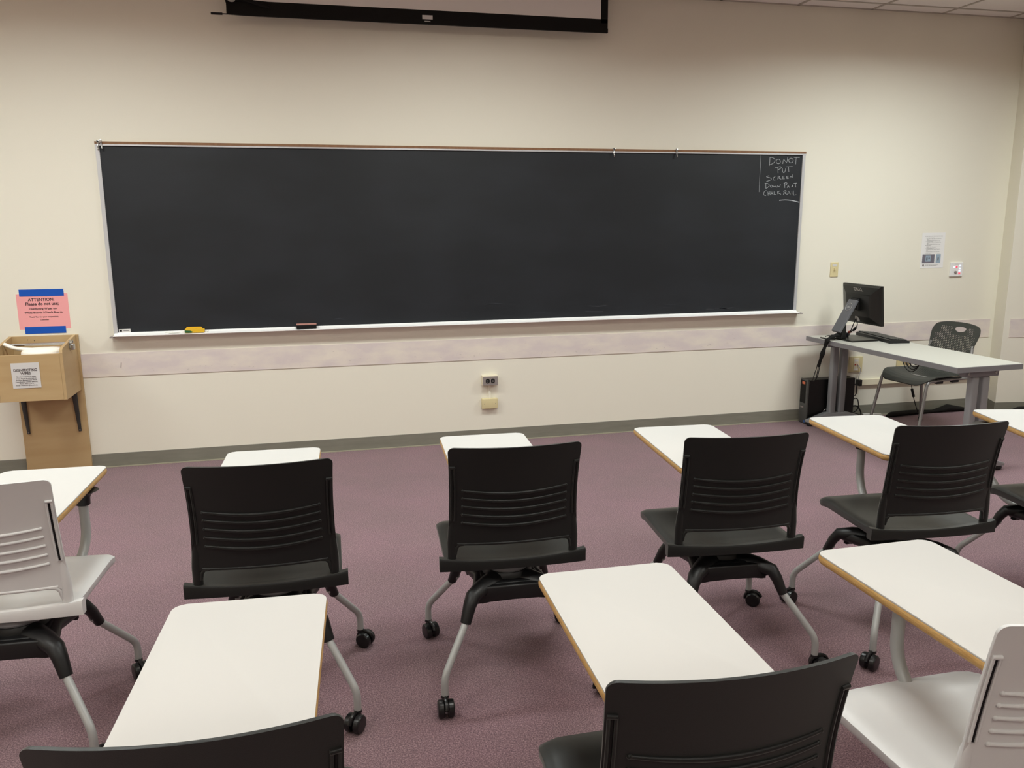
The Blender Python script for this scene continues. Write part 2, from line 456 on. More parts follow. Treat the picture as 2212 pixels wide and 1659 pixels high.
def slot_bm(sd):
    bm = NB()
    tube(bm, [bsurf(sd * .945, .602 + .190 * k / 10) + Vector((0, -.0012, 0)) for k in range(11)], .0030, 6)
    return bm

def casting_bm():
    bm = NB()
    lathe(bm, [(0, .300), (.055, .300), (.085, .325), (.090, .370), (.080, .386), (0, .386)], 28)
    for sx in (-1, 1):
        for sy in (-1, 1):
            pts = [Vector((0, 0, .345)), Vector((sx*.06, sy*.06, .352)), Vector((sx*.110, sy*.107, .352)), Vector((sx*.146, sy*.142, .342)), Vector((sx*.160, sy*.156, .314)), Vector((sx*.177, sy*.173, .262))]
            tube(bm, pts, [.050, .042, .033, .0275, .0235, .0195], 14, flat=.82, upv=(0, 0, 1))
        sk = [(-.130, .345), (-.110, .366), (.110, .366), (.130, .345), (.130, .306), (.112, .308), (.085, .312), (0, .314), (-.085, .312), (-.112, .308), (-.130, .306)]
        prism(bm, sk, -.014, .014, M=T(0, sx*.120, 0) @ WALLM, bev=.006)
        tube(bm, [(sx*.128, -.135, .338), (sx*.100, 0, .345), (sx*.128, .135, .338)], .022, 10)
    box(bm, -.105, .105, -.115, .115, .318, .368, bev=.012)
    return bm

def leg_bm(sx, sy):
    bm = NB(); pts = fillet([(sx*.262, sy*.267, .064), (sx*.262, sy*.267, .128), (sx*.160, sy*.156, .290)], .03, 6)
    tube(bm, pts, .0122, 14)
    return bm

def caster_bm():
    bm = NB(); r = .0295
    lathe(bm, [(0, .078), (.0055, .078), (.0055, .05), (0, .05)], 10)
    lathe(bm, [(.004, .066), (.013, .066), (.014, .058), (.004, .056)], 14)
    off = .020
    for s in (-1, 1):
        M = T(0, -off, r) @ Matrix.Rotation(PI/2, 4, 'Y')
        lathe(bm, [(0, s*.0265), (r*.55, s*.0275), (r*.86, s*.0265), (r*.98, s*.023), (r, s*.018), (r, s*.009), (r*.9, s*.006), (0, s*.006)][::s], 26, M=M)
    # hood between and over the wheels
    n = 10
    pts = [Vector((0, -off + math.cos(a) * .0335, r + math.sin(a) * .0335)) for a in [PI * (-.05 + .95 * k / n) for k in range(n + 1)]]
    tube(bm, pts, .0062, 8)
    box(bm, -.006, .006, -off - .014, -off + .022, r - .006, r + .030, bev=.002)
    return bm

ARM = .385
def arm_bm():
    bm = NB(); tube(bm, fillet([(0, .06, .330), (0, .25, .345), (0, ARM, .485), (0, ARM, .655)], .055, 8), .0165, 16); return bm

def bracket_bm():
    bm = NB()
    lathe(bm, [(.0195, .618), (.0215, .62), (.0225, .645), (.027, .655), (.036, .664), (.050, .6700)], 24, M=T(0, ARM, 0), sx=1.15, sy=1.0)
    return bm

TW, TL, TZ = .356, .620, .70
def tablet_bms():
    a = NB(); prism(a, rrect(TW, TL, .030, 7), TZ - .004, TZ, bev=.0018)
    b = NB(); t0 = bmesh.new(); n = 0
    rings = []
    for inset, z in ((.0, TZ - .0045), (-.0015, TZ - .008), (-.0022, TZ - .013), (-.0015, TZ - .020), (.002, TZ - .026), (.010, TZ - .0295)):
        rings.append([t0.verts.new((x, y, z)) for x, y in rrect(TW - 2*inset, TL - 2*inset, .030 - inset*.5, 7)])
    m = len(rings[0])
    for p, q in zip(rings, rings[1:]):
        for k in range(m): t0.faces.new((p[k], p[(k+1) % m], q[(k+1) % m], q[k]))
    t0.faces.new(rings[-1]); t0.faces.new(rings[0][::-1]); merge(b, t0)
    return a, b

def ring_bm():
    bm = NB(); lathe(bm, [(.050, .384), (.074, .384), (.078, .392), (.074, .402), (.050, .402)], 30); box(bm, -.09, .09, -.075, .09, .400, .432, bev=.006); return bm

PROTO = {}
def proto_meshes(kind):
    pl = M_blackpl if kind == 'black' else M_whitepl
    d = {}
    def mk(nm, bm, m, sm=35):
        o = obj(nm, bm, m, None, sm); d[nm + str(len(d))] = o; return o.data, o
    tmp = []
    def get(nm, bm, m, sm=35):
        me, o = mk(nm, bm, m, sm); tmp.append(o); return me
    R = dict(seat=get('seat', seat_bm(), pl, 40), back=get('backrest', back_bm(), pl, 50), slot=[get('side_slot', slot_bm(sd), M_black, 50) for sd in (-1, 1)])
    if not PROTO:
        a, b = tablet_bms()
        R.update(cast=get('base_casting', casting_bm(), M_cast, 50), legs=[get('leg', leg_bm(sx, sy), M_tube, 60) for sx in (-1, 1) for sy in (-1, 1)],
                 caster=get('caster', caster_bm(), M_wheel, 35), arm=get('tablet_arm', arm_bm(), M_tube, 60), brk=get('tablet_bracket', bracket_bm(), M_cast, 50),
                 tab=get('writing_tablet', a, M_lam, 40), edge=get('edge_band', b, M_edge, 40), ring=get('swivel_ring', ring_bm(), M_deskedge, 35))
    else:
        for k, v in PROTO['black'].items(): R.setdefault(k, v)
    for o in tmp: bpy.data.objects.remove(o)
    PROTO[kind] = R
proto_meshes('black'); proto_meshes('white')

def part(name, me, parent, Mloc=None):
    o = bpy.data.objects.new(name, me); COL.objects.link(o); o.parent = parent
    if Mloc is not None: o.matrix_local = Mloc
    return o

def tablet_chair(kind, label, base, seat, tab, casters, group, post=None):
    """base, seat, tab: (x, y, clockwise heading in degrees) on the floor; the three swivel apart from each other"""
    K = PROTO[kind]
    bx, by, ba = base
    t = thing('tablet_chair', label, 'chair', (bx, by, 0), -math.radians(ba), group)
    inv = (T(bx, by, 0) @ RZ(-math.radians(ba))).inverted()
    def loc(x, y, a): return inv @ T(x, y, 0) @ RZ(-math.radians(a))
    part('base_casting', K['cast'], t); part('swivel_ring', K['ring'], t, loc(bx, by, seat[2]))
    k = 0
    for sx in (-1, 1):
        for sy in (-1, 1):
            lg = part('leg', K['legs'][k], t)
            part('caster', K['caster'], lg, T(sx*.262, sy*.267, 0) @ RZ(math.radians(casters[k]))); k += 1
    part('seat', K['seat'], t, loc(*seat)); bk = part('backrest', K['back'], t, loc(*seat)); [part('side_slot', q, bk) for q in K['slot']]
    lx, ly = tab[0] - bx, tab[1] + .03 - by; aa = math.degrees(math.atan2(lx, ly)) if post is None else post
    arm = part('tablet_arm', K['arm'], t, loc(bx, by, aa)); part('tablet_bracket', K['brk'], arm)
    ta = math.radians(tab[2]); tb = part('writing_tablet', K['tab'], t, loc(tab[0] - .0175*math.sin(ta), tab[1] - .0175*math.cos(ta), tab[2])); part('edge_band', K['edge'], tb)
    return t

G = 'swivel tablet chairs'
BL = 'black plastic tablet chair on casters, '
tablet_chair('white', 'pale grey tablet chair in front of the plywood wipes box, cut by left edge', (-.96, -3.065, 2), (-1.0, -3.14, 4), (-.988, -2.78, 2.1), (20, 200, 160, 30), G, post=17.8)
tablet_chair('black', BL + 'right beside the pale grey chair on the left', (-.185, -3.03, 4), (-.204, -3.13, 1.5), (-.21, -2.72, 2.5), (0, 40, -30, 60), G)
tablet_chair('black', BL + 'standing straight below the wall outlet boxes', (.611, -3.042, 1.8), (.614, -3.131, 3), (.633, -2.70, 3), (0, 20, 90, 60), G)
tablet_chair('black', BL + 'below the board\'s right end, computer tower behind its tablet', (1.42, -3.08, 4), (1.416, -3.21, 5), (1.467, -2.767, 4.6), (160, 100, 90, 60), G)
tablet_chair('black', BL + 'nearest in front of the grey teacher table', (2.148, -3.126, .8), (2.208, -3.25, 4.5), (2.304, -2.795, 5.5), (-60, -70, 30, 60), G, post=15.4)
tablet_chair('black', BL + 'only its seat and tablet showing at the right edge', (3.01, -3.07, 2), (2.997, -3.30, 6), (3.093, -2.868, 14), (60, 100, 30, 60), G, post=-11.6)
tablet_chair('black', BL + 'nearest the camera at lower left, only backrest top showing', (-.215, -4.41, 1), (-.216, -4.517, 3), (-.209, -4.084, 3.3), (60, 100, 30, 60), G)
tablet_chair('black', BL + 'nearest the camera at bottom centre, cut by lower edge', (.665, -4.44, 1), (.645, -4.553, 2), (.683, -4.122, 1.3), (60, 100, 30, 60), G)
tablet_chair('white', 'pale grey tablet chair cut off by the lower right corner', (1.40, -4.46, -2), (1.392, -4.535, -2), (1.469, -4.158, -.5), (60, 100, 30, 60), G, post=0)

# ------------------------------------------------------------------ chalkboard
t = thing('chalkboard', 'wide black chalkboard in a slim aluminium frame on the cream wall', 'chalkboard', (0, 0, 0))
bm = NB(); box(bm, -1.268, 3.612, -.016, -.002, .895, 2.064); obj('slate', bm, M_slate, t)
bm = NB()
box(bm, -1.292, -1.268, -.024, 0, .876, 2.064, bev=.002); box(bm, 3.608, 3.632, -.024, 0, .876, 2.064, bev=.002)
box(bm, -1.292, 3.634, -.026, 0, 2.064, 2.074, bev=.0015)
obj('frame', bm, M_alu, t)
bm = NB(); box(bm, -1.294, 3.636, -.024, 0, 2.0745, 2.0905, bev=.001); obj('map_rail', bm, M_cork, t)
bm = NB()
xs0, xs1 = -1.288, 3.630
prof = [(0, .878), (-.074, .878), (-.077, .881), (-.076, .8838), (-.072, .8828), (-.050, .8845), (-.032, .8895), (-.017, .8985), (0, .8985)]
A = [bm.verts.new((xs0, y, z)) for y, z in prof]; B = [bm.verts.new((xs1, y, z)) for y, z in prof]
for i in range(len(prof)): bm.faces.new((A[i], A[(i+1) % len(prof)], B[(i+1) % len(prof)], B[i]))
bm.faces.new(A); bm.faces.new(B[::-1])
obj('chalk_tray', bm, M_whitealu, t)
bm = NB(); box(bm, xs0 - .022, xs0 + .003, -.072, 0, .870, .878); box(bm, xs1 - .003, xs1 + .03, -.072, 0, .870, .878); obj('tray_end', bm, M_facegrey, t)
bm = NB(); box(bm, -1.262, -1.192, -.0175, -.016, .899, .920); box(bm, -1.258, -1.243, -.0182, -.0175, .904, .916, mi=1); box(bm, -1.235, -1.20, -.0182, -.0175, .908, .911, mi=2)
obj('maker_label', bm, [M_label, M_black, M_inkgrey], t)
STROKES = [[[3338,2046],[3338,2015],[3337,1986]],[[3338,2046],[3358,2046],[3379,2035],[3383,2019],[3367,2002],[3337,1991]],[[3413,2034],[3421,2029],[3426,2022],[3427,2013],[3423,2005],[3415,2001],[3405,2001],[3397,2005],[3392,2013],[3391,2022],[3396,2029],[3403,2034],[3413,2034]],[[3447,2000],[3451,2041],[3481,2001],[3485,2047]],[[3518,2042],[3528,2038],[3533,2030],[3534,2021],[3529,2013],[3520,2009],[3510,2009],[3501,2013],[3495,2021],[3495,2030],[3500,2038],[3508,2042],[3518,2042]],[[3537,2048],[3586,2048]],[[3557,2048],[3555,1999]],[[3407,1978],[3412,1932]],[[3384,1970],[3405,1977],[3432,1980],[3439,1972],[3427,1963],[3409,1957]],[[3446,1968],[3448,1947],[3456,1935],[3468,1939],[3473,1958],[3474,1970]],[[3478,1979],[3531,1981]],[[3496,1979],[3502,1942]],[[3339,1913],[3318,1908],[3317,1904],[3340,1900],[3359,1893],[3359,1885],[3338,1876],[3319,1872]],[[3390,1908],[3376,1899],[3373,1888],[3379,1881],[3394,1883]],[[3414,1911],[3413,1887]],[[3414,1911],[3427,1908],[3428,1903],[3414,1898],[3442,1888]],[[3449,1909],[3467,1911]],[[3449,1908],[3451,1891],[3470,1891]],[[3451,1899],[3466,1900]],[[3483,1909],[3501,1911]],[[3485,1909],[3487,1893],[3503,1894]],[[3486,1901],[3500,1902]],[[3514,1895],[3516,1913],[3535,1898],[3537,1925]],[[3315,1857],[3317,1820]],[[3306,1858],[3327,1859],[3345,1848],[3344,1837],[3332,1827],[3317,1820]],[[3364,1844],[3370,1840],[3371,1834],[3367,1829],[3360,1828],[3354,1832],[3353,1838],[3357,1844],[3364,1844]],[[3375,1843],[3381,1828],[3388,1839],[3398,1828],[3401,1843]],[[3410,1827],[3413,1843],[3431,1828],[3437,1852]],[[3472,1861],[3475,1824]],[[3463,1855],[3479,1865],[3493,1861],[3491,1851],[3473,1843]],[[3495,1825],[3502,1847],[3514,1826]],[[3497,1833],[3510,1833]],[[3542,1847],[3533,1843],[3542,1839],[3541,1835],[3531,1835]],[[3548,1858],[3574,1861]],[[3562,1860],[3567,1829]],[[3322,1805],[3307,1800],[3300,1784],[3304,1771],[3321,1768]],[[3336,1797],[3339,1768]],[[3352,1800],[3355,1771]],[[3337,1783],[3354,1785]],[[3361,1773],[3368,1797],[3381,1773]],[[3363,1781],[3376,1782]],[[3387,1798],[3389,1775],[3407,1777]],[[3416,1800],[3419,1779]],[[3433,1803],[3419,1788],[3446,1778]],[[3472,1803],[3467,1774]],[[3464,1798],[3480,1806],[3489,1802],[3487,1795],[3472,1788],[3495,1778]],[[3499,1775],[3509,1803],[3525,1778]],[[3503,1786],[3521,1787]],[[3536,1802],[3539,1778]],[[3549,1805],[3553,1771],[3576,1775]],[[3263,2064],[3262,1965],[3262,1884],[3263,1794]],[[3435,1732],[3482,1736],[3539,1732],[3577,1724],[3604,1718]]]
def ribbon(bm, pts, w, y=-.0172):
    pts = [Vector((x/1000, y, z/1000)) for x, z in pts]; n = len(pts)
    # smooth a little
    q = [pts[0]]
    for a, b in zip(pts, pts[1:]):
        q += [a.lerp(b, .5), b] if n > 3 else [b]
    if n > 3:
        q = [q[0]] + [q[i] * .7 + (q[i-1] + q[i+1]) * .15 for i in range(1, len(q)-1)] + [q[-1]]
    pa = None
    for i, p in enumerate(q):
        d = (q[min(i+1, len(q)-1)] - q[max(i-1, 0)]).normalized(); s = Vector((-d.z, 0, d.x)) * w / 2
        va, vb = bm.verts.new(p + s), bm.verts.new(p - s)
        if pa: bm.faces.new((pa[0], va, vb, pa[1]))
        pa = (va, vb)
bm = NB()
for i, s in enumerate(STROKES[:-2]): ribbon(bm, s, .0034, -.0168 - .00002 * i)
ribbon(bm, STROKES[-2], .0026); ribbon(bm, STROKES[-1], .0060)
obj('chalk_writing', bm, M_chalk, t)
bm = NB()
random.seed(9)
for i in range(26):
    x = random.uniform(-1.1, 3.4); z = random.uniform(.92, 1.02) if i < 20 else random.uniform(1.1, 1.9); L = random.uniform(30, 160)
    if i >= 20: L *= .3
    ribbon(bm, [(x*1000, z*1000), (x*1000 + L*.5, z*1000 + random.uniform(-8, 8)), (x*1000 + L, z*1000 + random.uniform(-6, 6))], random.uniform(.002, .009) if i < 20 else .003, -.0168)
obj('chalk_smears', bm, M_chalkfaint, t)['kind'] = 'stuff'
tag(t, t['label'], 'chalkboard')

def clip(x, double=False, label=''):
    t = thing('map_clip', label, 'clip', (x, 0, 2.08), group='metal clips on the board rail')
    bm = NB(); box(bm, -.007, .007, -.034, -.0245, -.006, .018, bev=.002); box(bm, -.010, .010, -.034, -.0265, .004, .014, bev=.002)
    if double: box(bm, .008, .024, -.036, -.0265, -.002, .022, bev=.003)
    obj('clamp', bm, M_steel, t, 30)
    bm = NB(); tube(bm, fillet([(0, -.030, -.004), (0, -.033, -.022), (0, -.040, -.036), (0, -.034, -.044)], .006, 4), .0042, 8)
    if double: tube(bm, [(.018, -.030, 0), (.024, -.036, -.034)], .0045, 8)
    obj('hook', bm, M_steel, t, 40)
clip(-1.272, True, 'double metal map clip at the left end of the board rail')
clip(2.100, False, 'small metal clip on the board rail, the left one of the pair')
clip(2.581, False, 'small metal clip on the board rail, nearest the chalk writing')

# things in the tray (floor of the tray at .886)
TF = .8868
t = thing('chalk_box', 'yellow and green chalk box lying in the tray', 'box', (-.795, -.046, TF))
bm = NB(); box(bm, -.060, .060, -.019, .015, 0, .024, bev=.0015)
obj('carton', bm, M_yellow, t)
bm = NB(); prism(bm, [(-.061, .001), (-.020, .001), (-.010, .006), (-.026, .015), (-.061, .017)], 0, .0006, M=T(0, -.0192, 0) @ WALLM); obj('printed_patch', bm, M_green, t)
bm = NB(); prism(bm, [(-.060, 0), (.048, 0), (.038, .012), (-.050, .012)], 0, .0015, M=T(0, .015, .0235) @ WALLM); obj('flap', bm, M_yellow, t)
def chalk(x, y, a, L, lab, z=.0048):
    bm = NB(); tube(bm, [(-L/2, 0, 0), (L/2, 0, 0)], .0045, 10); o = obj('chalk_stick', bm, M_chalk2, None, 40, (x, y, TF + z)); o.rotation_euler = (0, 0, a)
    tag(o, lab, 'chalk', 'white chalk pieces in the tray')
M_chalk2 = mat('white_chalk_stick', 'EDEBE4', rough=.9, spec=.05)
chalk(-.955, -.030, .3, .05, 'white chalk stub in the tray, farthest left of the yellow box')
chalk(-.925, -.052, -.1, .06, 'white chalk stick in the tray, front one left of the yellow box')
chalk(-.880, -.036, .05, .035, 'short white chalk piece just left of the yellow box')
chalk(-.718, -.040, 1.2, .020, 'tiny white chalk stub just right of the yellow box')
t = thing('chalk_eraser', 'black felt chalkboard eraser with a reddish back in the tray', 'eraser', (-.083, -.046, TF))
bm = NB(); box(bm, -.066, .066, -.02, .02, 0, .026, bev=.002); obj('felt_block', bm, M_black, t)
bm = NB(); box(bm, -.066, .066, -.021, .021, .0262, .034, bev=.002); obj('backing', bm, mat('pinkish_eraser_back', 'B88478', rough=.7), t)

# ------------------------------------------------------------------ projection screen
t = thing('projection_screen', 'pulled-down projection screen with black borders, high on the front wall', 'projection screen', (0, -.12, 0))
bm = NB(); box(bm, -.40, 1.957, -.001, .001, 2.92, 3.079); obj('screen_fabric', bm, M_scrwhite, t)
bm = NB()
n = 30
for zt, zb, th in ((2.925, 2.862, .0025), (2.866, 2.838, .009)):
    Pp = []
    for k in range(n + 1):
        x = -.452 + 2.458 * k / n; q = max(0, 1 - (x + .452) / .22)
        z1 = zt + (.06 * q * q if th < .005 else 0); y = -.03 * q * q * 0.6
        Pp.append([bm.verts.new((x, y + a, z)) for a, z in ((-th, zb), (-th, z1), (th, z1), (th, zb))])
    for a, b in zip(Pp, Pp[1:]):
        for i in range(4): bm.faces.new((a[i], b[i], b[(i+1) % 4], a[(i+1) % 4]))
    bm.faces.new(Pp[0]); bm.faces.new(Pp[-1][::-1])
box(bm, 1.957, 2.006, -.0025, .0025, 2.90, 3.079); box(bm, -.452, -.402, -.0045, .0005, 2.90, 3.079)
tube(bm, fillet([(-.455, -.02, 2.915), (-.36, -.022, 2.930), (-.27, -.012, 2.905), (-.2, -.004, 2.892)], .05, 5), [.014] * 3 + [.012] * (14 - 3 - 3) + [.008] * 0 + [.008] * 3 if False else .011, 10)
obj('border', bm, M_fabric, t, 40)
bm = NB(); tube(bm, [(-.545, 0, 2.843), (-.478, 0, 2.843)], .007, 10); tube(bm, [(-.48, 0, 2.843), (-.45, 0, 2.843)], .0035, 8); obj('weight_rod', bm, M_black, t, 40)
bm = NB(); box(bm, .745, .812, -.0110, -.0095, 2.868, 2.892); obj('maker_sticker', bm, M_label, t)
bm = NB(); box(bm, .760, .797, -.0110, -.0095, 2.852, 2.858); obj('maker_name', bm, M_logo, t)
bm = NB(); lathe(bm, [(0, 0), (.022, 0), (.022, .001), (0, .001)], 16, M=T(-.418, -.032, 2.917) @ WALLM, sy=.5); obj('corner_sticker', bm, M_logo, t)
bm = NB(); box(bm, -.60, 2.07, -.045, .12, 3.080, 3.118, bev=.012, seg=3); obj('roller_case', bm, M_lampframe, t, 40)

# ------------------------------------------------------------------ wall devices
def wall_thing(name, label, cat, x, z, y=0, group=None): return thing(name, label, cat, (x, y, z), group=group)
t = wall_thing('outlet_box', 'surface-mounted double power outlet with a grey face, low under the board', 'outlet', 1.182, .462)
bm = NB(); box(bm, -.058, .058, -.040, 0, -.035, .038, bev=.004); obj('box_body', bm, M_cream, t)
bm = NB(); box(bm, -.055, .055, -.043, -.0402, -.034, .030, bev=.001); obj('face_plate', bm, M_facegrey, t)
for sx in (-.019, .019):
    bm = NB(); prism(bm, rrect(.028, .034, .012, 5), 0, .002, M=T(sx, -.0432, -.002) @ WALLM); r = obj('receptacle', bm, M_black, t)
    bm = NB(); quad(bm, -.006, .005, .004, .006, 0, 0, T(sx, -.0460, -.002) @ WALLM); quad(bm, -.006, .005, -.008, -.005, 0, 0, T(sx, -.0460, -.002) @ WALLM); obj('slots', bm, M_facegrey, r)
bm = NB(); box(bm, -.008, .008, -.012, 0, -.14, -.036, bev=.002); obj('conduit', bm, M_wall, t)
t = wall_thing('blank_box', 'ivory blank wall box directly below the grey outlet', 'wall box', 1.180, .288)
bm = NB(); box(bm, -.058, .058, -.032, 0, -.036, .040, bev=.005, seg=3); obj('box_body', bm, M_ivory, t, 40)
bm = NB()
for sx in (-.042, .042): lathe(bm, [(0, 0), (.003, 0), (.003, .001), (0, .001)], 10, M=T(sx, -.0321, .002) @ WALLM)
obj('screw', bm, M_facegrey, t)
t = wall_thing('light_switch', 'ivory light switch plate on the wall above the monitor', 'light switch', 3.957, 1.203)
bm = NB(); box(bm, -.035, .035, -.006, 0, -.057, .057, bev=.0025); obj('switch_plate', bm, M_ivory, t)
bm = NB(); prism(bm, rrect(.040, .018, .008, 4), 0, .001, M=T(0, -.0062, .032) @ WALLM); obj('label_sticker', bm, M_label, t)
bm = NB(); box(bm, -.013, .013, -.0075, -.006, -.022, .012); box(bm, -.005, .005, -.018, -.006, -.006, .010, bev=.002); obj('toggle', bm, M_ivory, t)
t = wall_thing('instruction_sheet', 'printed white instruction sheet with two photos taped to the wall', 'paper', 4.846, 1.338)
bm = NB(); box(bm, -.108, .108, -.0015, 0, -.14, .14, M=Matrix.Rotation(-.012, 4, 'Y')); obj('sheet', bm, M_paper, t)
bm = NB()
def dash_line(x0, x1, z, h, seed):
    random.seed(seed); x = x0
    while x < x1:
        L = min(random.uniform(.006, .020), x1 - x); quad(bm, x, x + L, z, z + h, 0, 0, T(0, -.0022, 0) @ WALLM); x += L + .0025
dash_line(-.082, .082, .112, .0035, 1)
sd = 2
for z0, nl in ((.098, 4), (.069, 4), (.040, 4), (.011, 4)):
    dash_line(-.075, -.02 + sd % 3 * .012, z0, .0028, sd); sd += 1
    for q in range(nl):
        dash_line(-.062, (.070, -.045, .03, .066)[q], z0 - .006 - .0055 * q, .0018, sd); sd += 1
dash_line(-.072, -.012, -.024, .002, 31); dash_line(.042, .068, -.024, .002, 32); dash_line(-.060, .06, -.116, .0016, 33); dash_line(-.060, .05, -.121, .0016, 34)
obj('printed_lines', bm, mat('faded_print', '7E7A77', rough=.8), t)
bm = NB(); quad(bm, -.092, .022, -.100, -.030, 0, 0, T(0, -.0022, 0) @ WALLM); quad(bm, -.062, -.014, -.088, -.040, 0, 1, T(0, -.0026, 0) @ WALLM)
for q in range(5): quad(bm, -.055 + .02 * (q % 2), -.043 + .02 * (q % 2), -.056 - .010 * (q // 2), -.050 - .010 * (q // 2), 0, 2, T(0, -.003, 0) @ WALLM)
obj('panel_photo', bm, [M_photo1, M_photo2, M_ink], t)
bm = NB(); quad(bm, .036, .080, -.100, -.030, 0, 0, T(0, -.0022, 0) @ WALLM); quad(bm, .052, .062, -.078, -.056, 0, 1, T(0, -.0026, 0) @ WALLM); obj('switch_photo', bm, [M_photo2, M_inkgrey], t)
bm = NB(); lathe(bm, [(0, 0), (.0085, 0), (.0085, .0005), (0, .0005)], 16, M=T(-.078, -.0018, -.118) @ WALLM); obj('round_seal', bm, M_facegrey, t)
t = wall_thing('control_panel', 'white wall control panel with red and white lit buttons', 'control panel', 5.081, 1.183)
bm = NB(); box(bm, -.059, .059, -.014, 0, -.057, .057, bev=.003); obj('panel_plate', bm, M_paper, t)
bm = NB(); quad(bm, -.020, .022, .040, .045, 0, 0, T(0, -.0145, 0) @ WALLM); obj('panel_label', bm, M_facegrey, t)
for (x, z, m, nm) in ((-.004, .020, M_ledr, 'red_button'), (.026, -.032, M_ledr, 'red_button'), (-.026, .018, M_ledw, 'white_button'), (.028, .028, M_ledw, 'white_button'), (.028, .006, M_ledw, 'white_button'), (.026, -.012, M_ledw, 'white_button')):
    bm = NB(); box(bm, x - .009, x + .009, -.0165, -.0142, z - .006, z + .006, bev=.001); obj(nm, bm, m, t)
bm = NB(); lathe(bm, [(0, 0), (.011, 0), (.009, .010), (0, .010)], 16, M=T(-.012, -.0142, -.022) @ WALLM); obj('volume_knob', bm, M_facegrey, t)

# data plate, power plate and raceway under the table
t = wall_thing('data_plate', 'ivory data plate with small red jacks on the wall left of the seat', 'wall plate', 4.211, .436)
bm = NB(); box(bm, -.062, .062, -.012, 0, -.064, .064, bev=.003); obj('plate', bm, M_ivory, t)
bm = NB(); box(bm, -.022, .026, -.016, -.0122, -.052, .054, bev=.001); obj('insert', bm, M_cream, t)
for sx in (-.010, .010):
    bm = NB(); box(bm, sx - .006, sx + .006, -.019, -.0162, -.006, .006, bev=.001); obj('jack', bm, M_red, t)
bm = NB(); box(bm, -.016, .016, -.0172, -.0162, .026, .036); box(bm, -.016, .016, -.0172, -.0162, -.044, -.034); obj('label_window', bm, M_paper, t)
t = wall_thing('power_plate', 'ivory power plate behind the teacher table, partly hidden by its top', 'wall plate', 4.657, .442)
bm = NB(); box(bm, -.062, .062, -.012, 0, -.062, .062, bev=.003); obj('plate', bm, M_ivory, t)
bm = NB(); box(bm, .004, .046, -.040, -.0122, .004, .036, bev=.003); obj('white_adapter', bm, M_cream, t)
bm = NB(); box(bm, -.035, .030, -.017, -.0122, -.044, -.036); obj('label_window', bm, M_paper, t)
bm = NB(); box(bm, 4.262, 5.40, -.024, 0, .262, .312, bev=.003); box(bm, 5.40, 5.50, -.030, 0, .245, .345, bev=.003)
tag(obj('cable_raceway', bm, M_cream), 'long cream cable raceway on the wall under the teacher table', 'raceway')

# ------------------------------------------------------------------ notices and wipes stand on the left
t = wall_thing('pink_notice', 'pink paper notice about disinfecting wipes taped to the wall', 'notice', -1.694, 1.048)
bm = NB(); box(bm, -.148, .148, -.0012, 0, -.112, .112); obj('sheet', bm, M_pink, t)
bm = NB(); box(bm, -.156, .156, -.0006, 0, -.124, .118, M=T(0, .0, 0)); obj('clear_margin', bm, M_clear, t)
bm = NB(); box(bm, -.128, .128, -.0026, -.0014, .096, .140); obj('tape_strip', bm, M_blue, t)
bm = NB(); box(bm, -.118, .118, -.0026, -.0014, -.140, -.096); obj('tape_strip', bm, M_blue, t)
bm = NB(); W = T(0, -.0020, 0) @ WALLM
text_bm(bm, 'ATTENTION:', .026, -.006, .066, 0, .0006, M=W); text_bm(bm, 'Please do not use;', .026, -.004, .040, 0, .0006, M=W)
text_bm(bm, 'Disinfecting Wipes on-', .0175, 0, .012, 0, .0003, M=W); text_bm(bm, 'White Boards / Chaulk Boards', .0175, 0, -.012, 0, .0003, M=W)
text_bm(bm, 'Thank You for your cooperation,', .0125, 0, -.038, 0, .0002, M=W); text_bm(bm, 'Custodian', .0125, 0, -.056, 0, .0002, M=W)
obj('printed_text', bm, M_ink, t)

BX0, BX1, BY = -1.905, -1.520, -.335
t = thing('wipes_stand', 'maple plywood wipes box with back board and two dark brackets', 'stand', (-1.71, 0, 0))
def loc_obj(nm, bm, m, sm=None):
    bmesh.ops.transform(bm, matrix=T(1.71, 0, 0), verts=bm.verts); return obj(nm, bm, m, t, sm)
bm = NB(); box(bm, -1.893, -1.507, -.019, -.001, .002, .895, bev=.001); loc_obj('back_board', bm, M_maple)
YM = Matrix(((0, 0, 1, 0), (1, 0, 0, 0), (0, 1, 0, 0), (0, 0, 0, 1)))     # (y, z) drawings pushed along x
side = [(-.020, .537), (BY, .537), (BY, .825), (BY + .006, .842), (BY + .022, .853), (-.020, .897)]
for x0 in (BX0, BX1 - .018):
    bm = NB(); prism(bm, side, x0, x0 + .018, M=YM, bev=.001); loc_obj('side_panel', bm, M_maple)
bm = NB(); box(bm, BX0 + .0185, BX1 - .0185, BY + .001, BY + .017, .537, .822, bev=.001); loc_obj('front_panel', bm, M_maple)
bm = NB(); box(bm, BX0 + .0185, BX1 - .0185, BY + .0175, -.0195, .539, .552); loc_obj('bottom_panel', bm, M_maple)
bm = NB(); tube(bm, [(BX0 + .0185, -.17, .862), (BX1 + .014, -.17, .862)], .0085, 12); loc_obj('locking_rod', bm, M_steel, 40)
for x in (-1.868, -1.565):
    bm = NB()
    tube(bm, [(x, -.026, .536), (x + .006, -.026, .40), (x + .012, -.026, .262)], [.0175, .0135, .009], 12, flat=.5, upv=(0, 1, 0))
    b = loc_obj('shelf_bracket', bm, M_brack, 40)
    bm = NB(); lathe(bm, [(0, 0), (.004, 0), (.003, .002), (0, .002)], 10, M=T(x + .012, -.030, .272) @ WALLM); bmesh.ops.transform(bm, matrix=T(1.71, 0, 0), verts=bm.verts); obj('screw', bm, M_steel, b)
bm = NB()
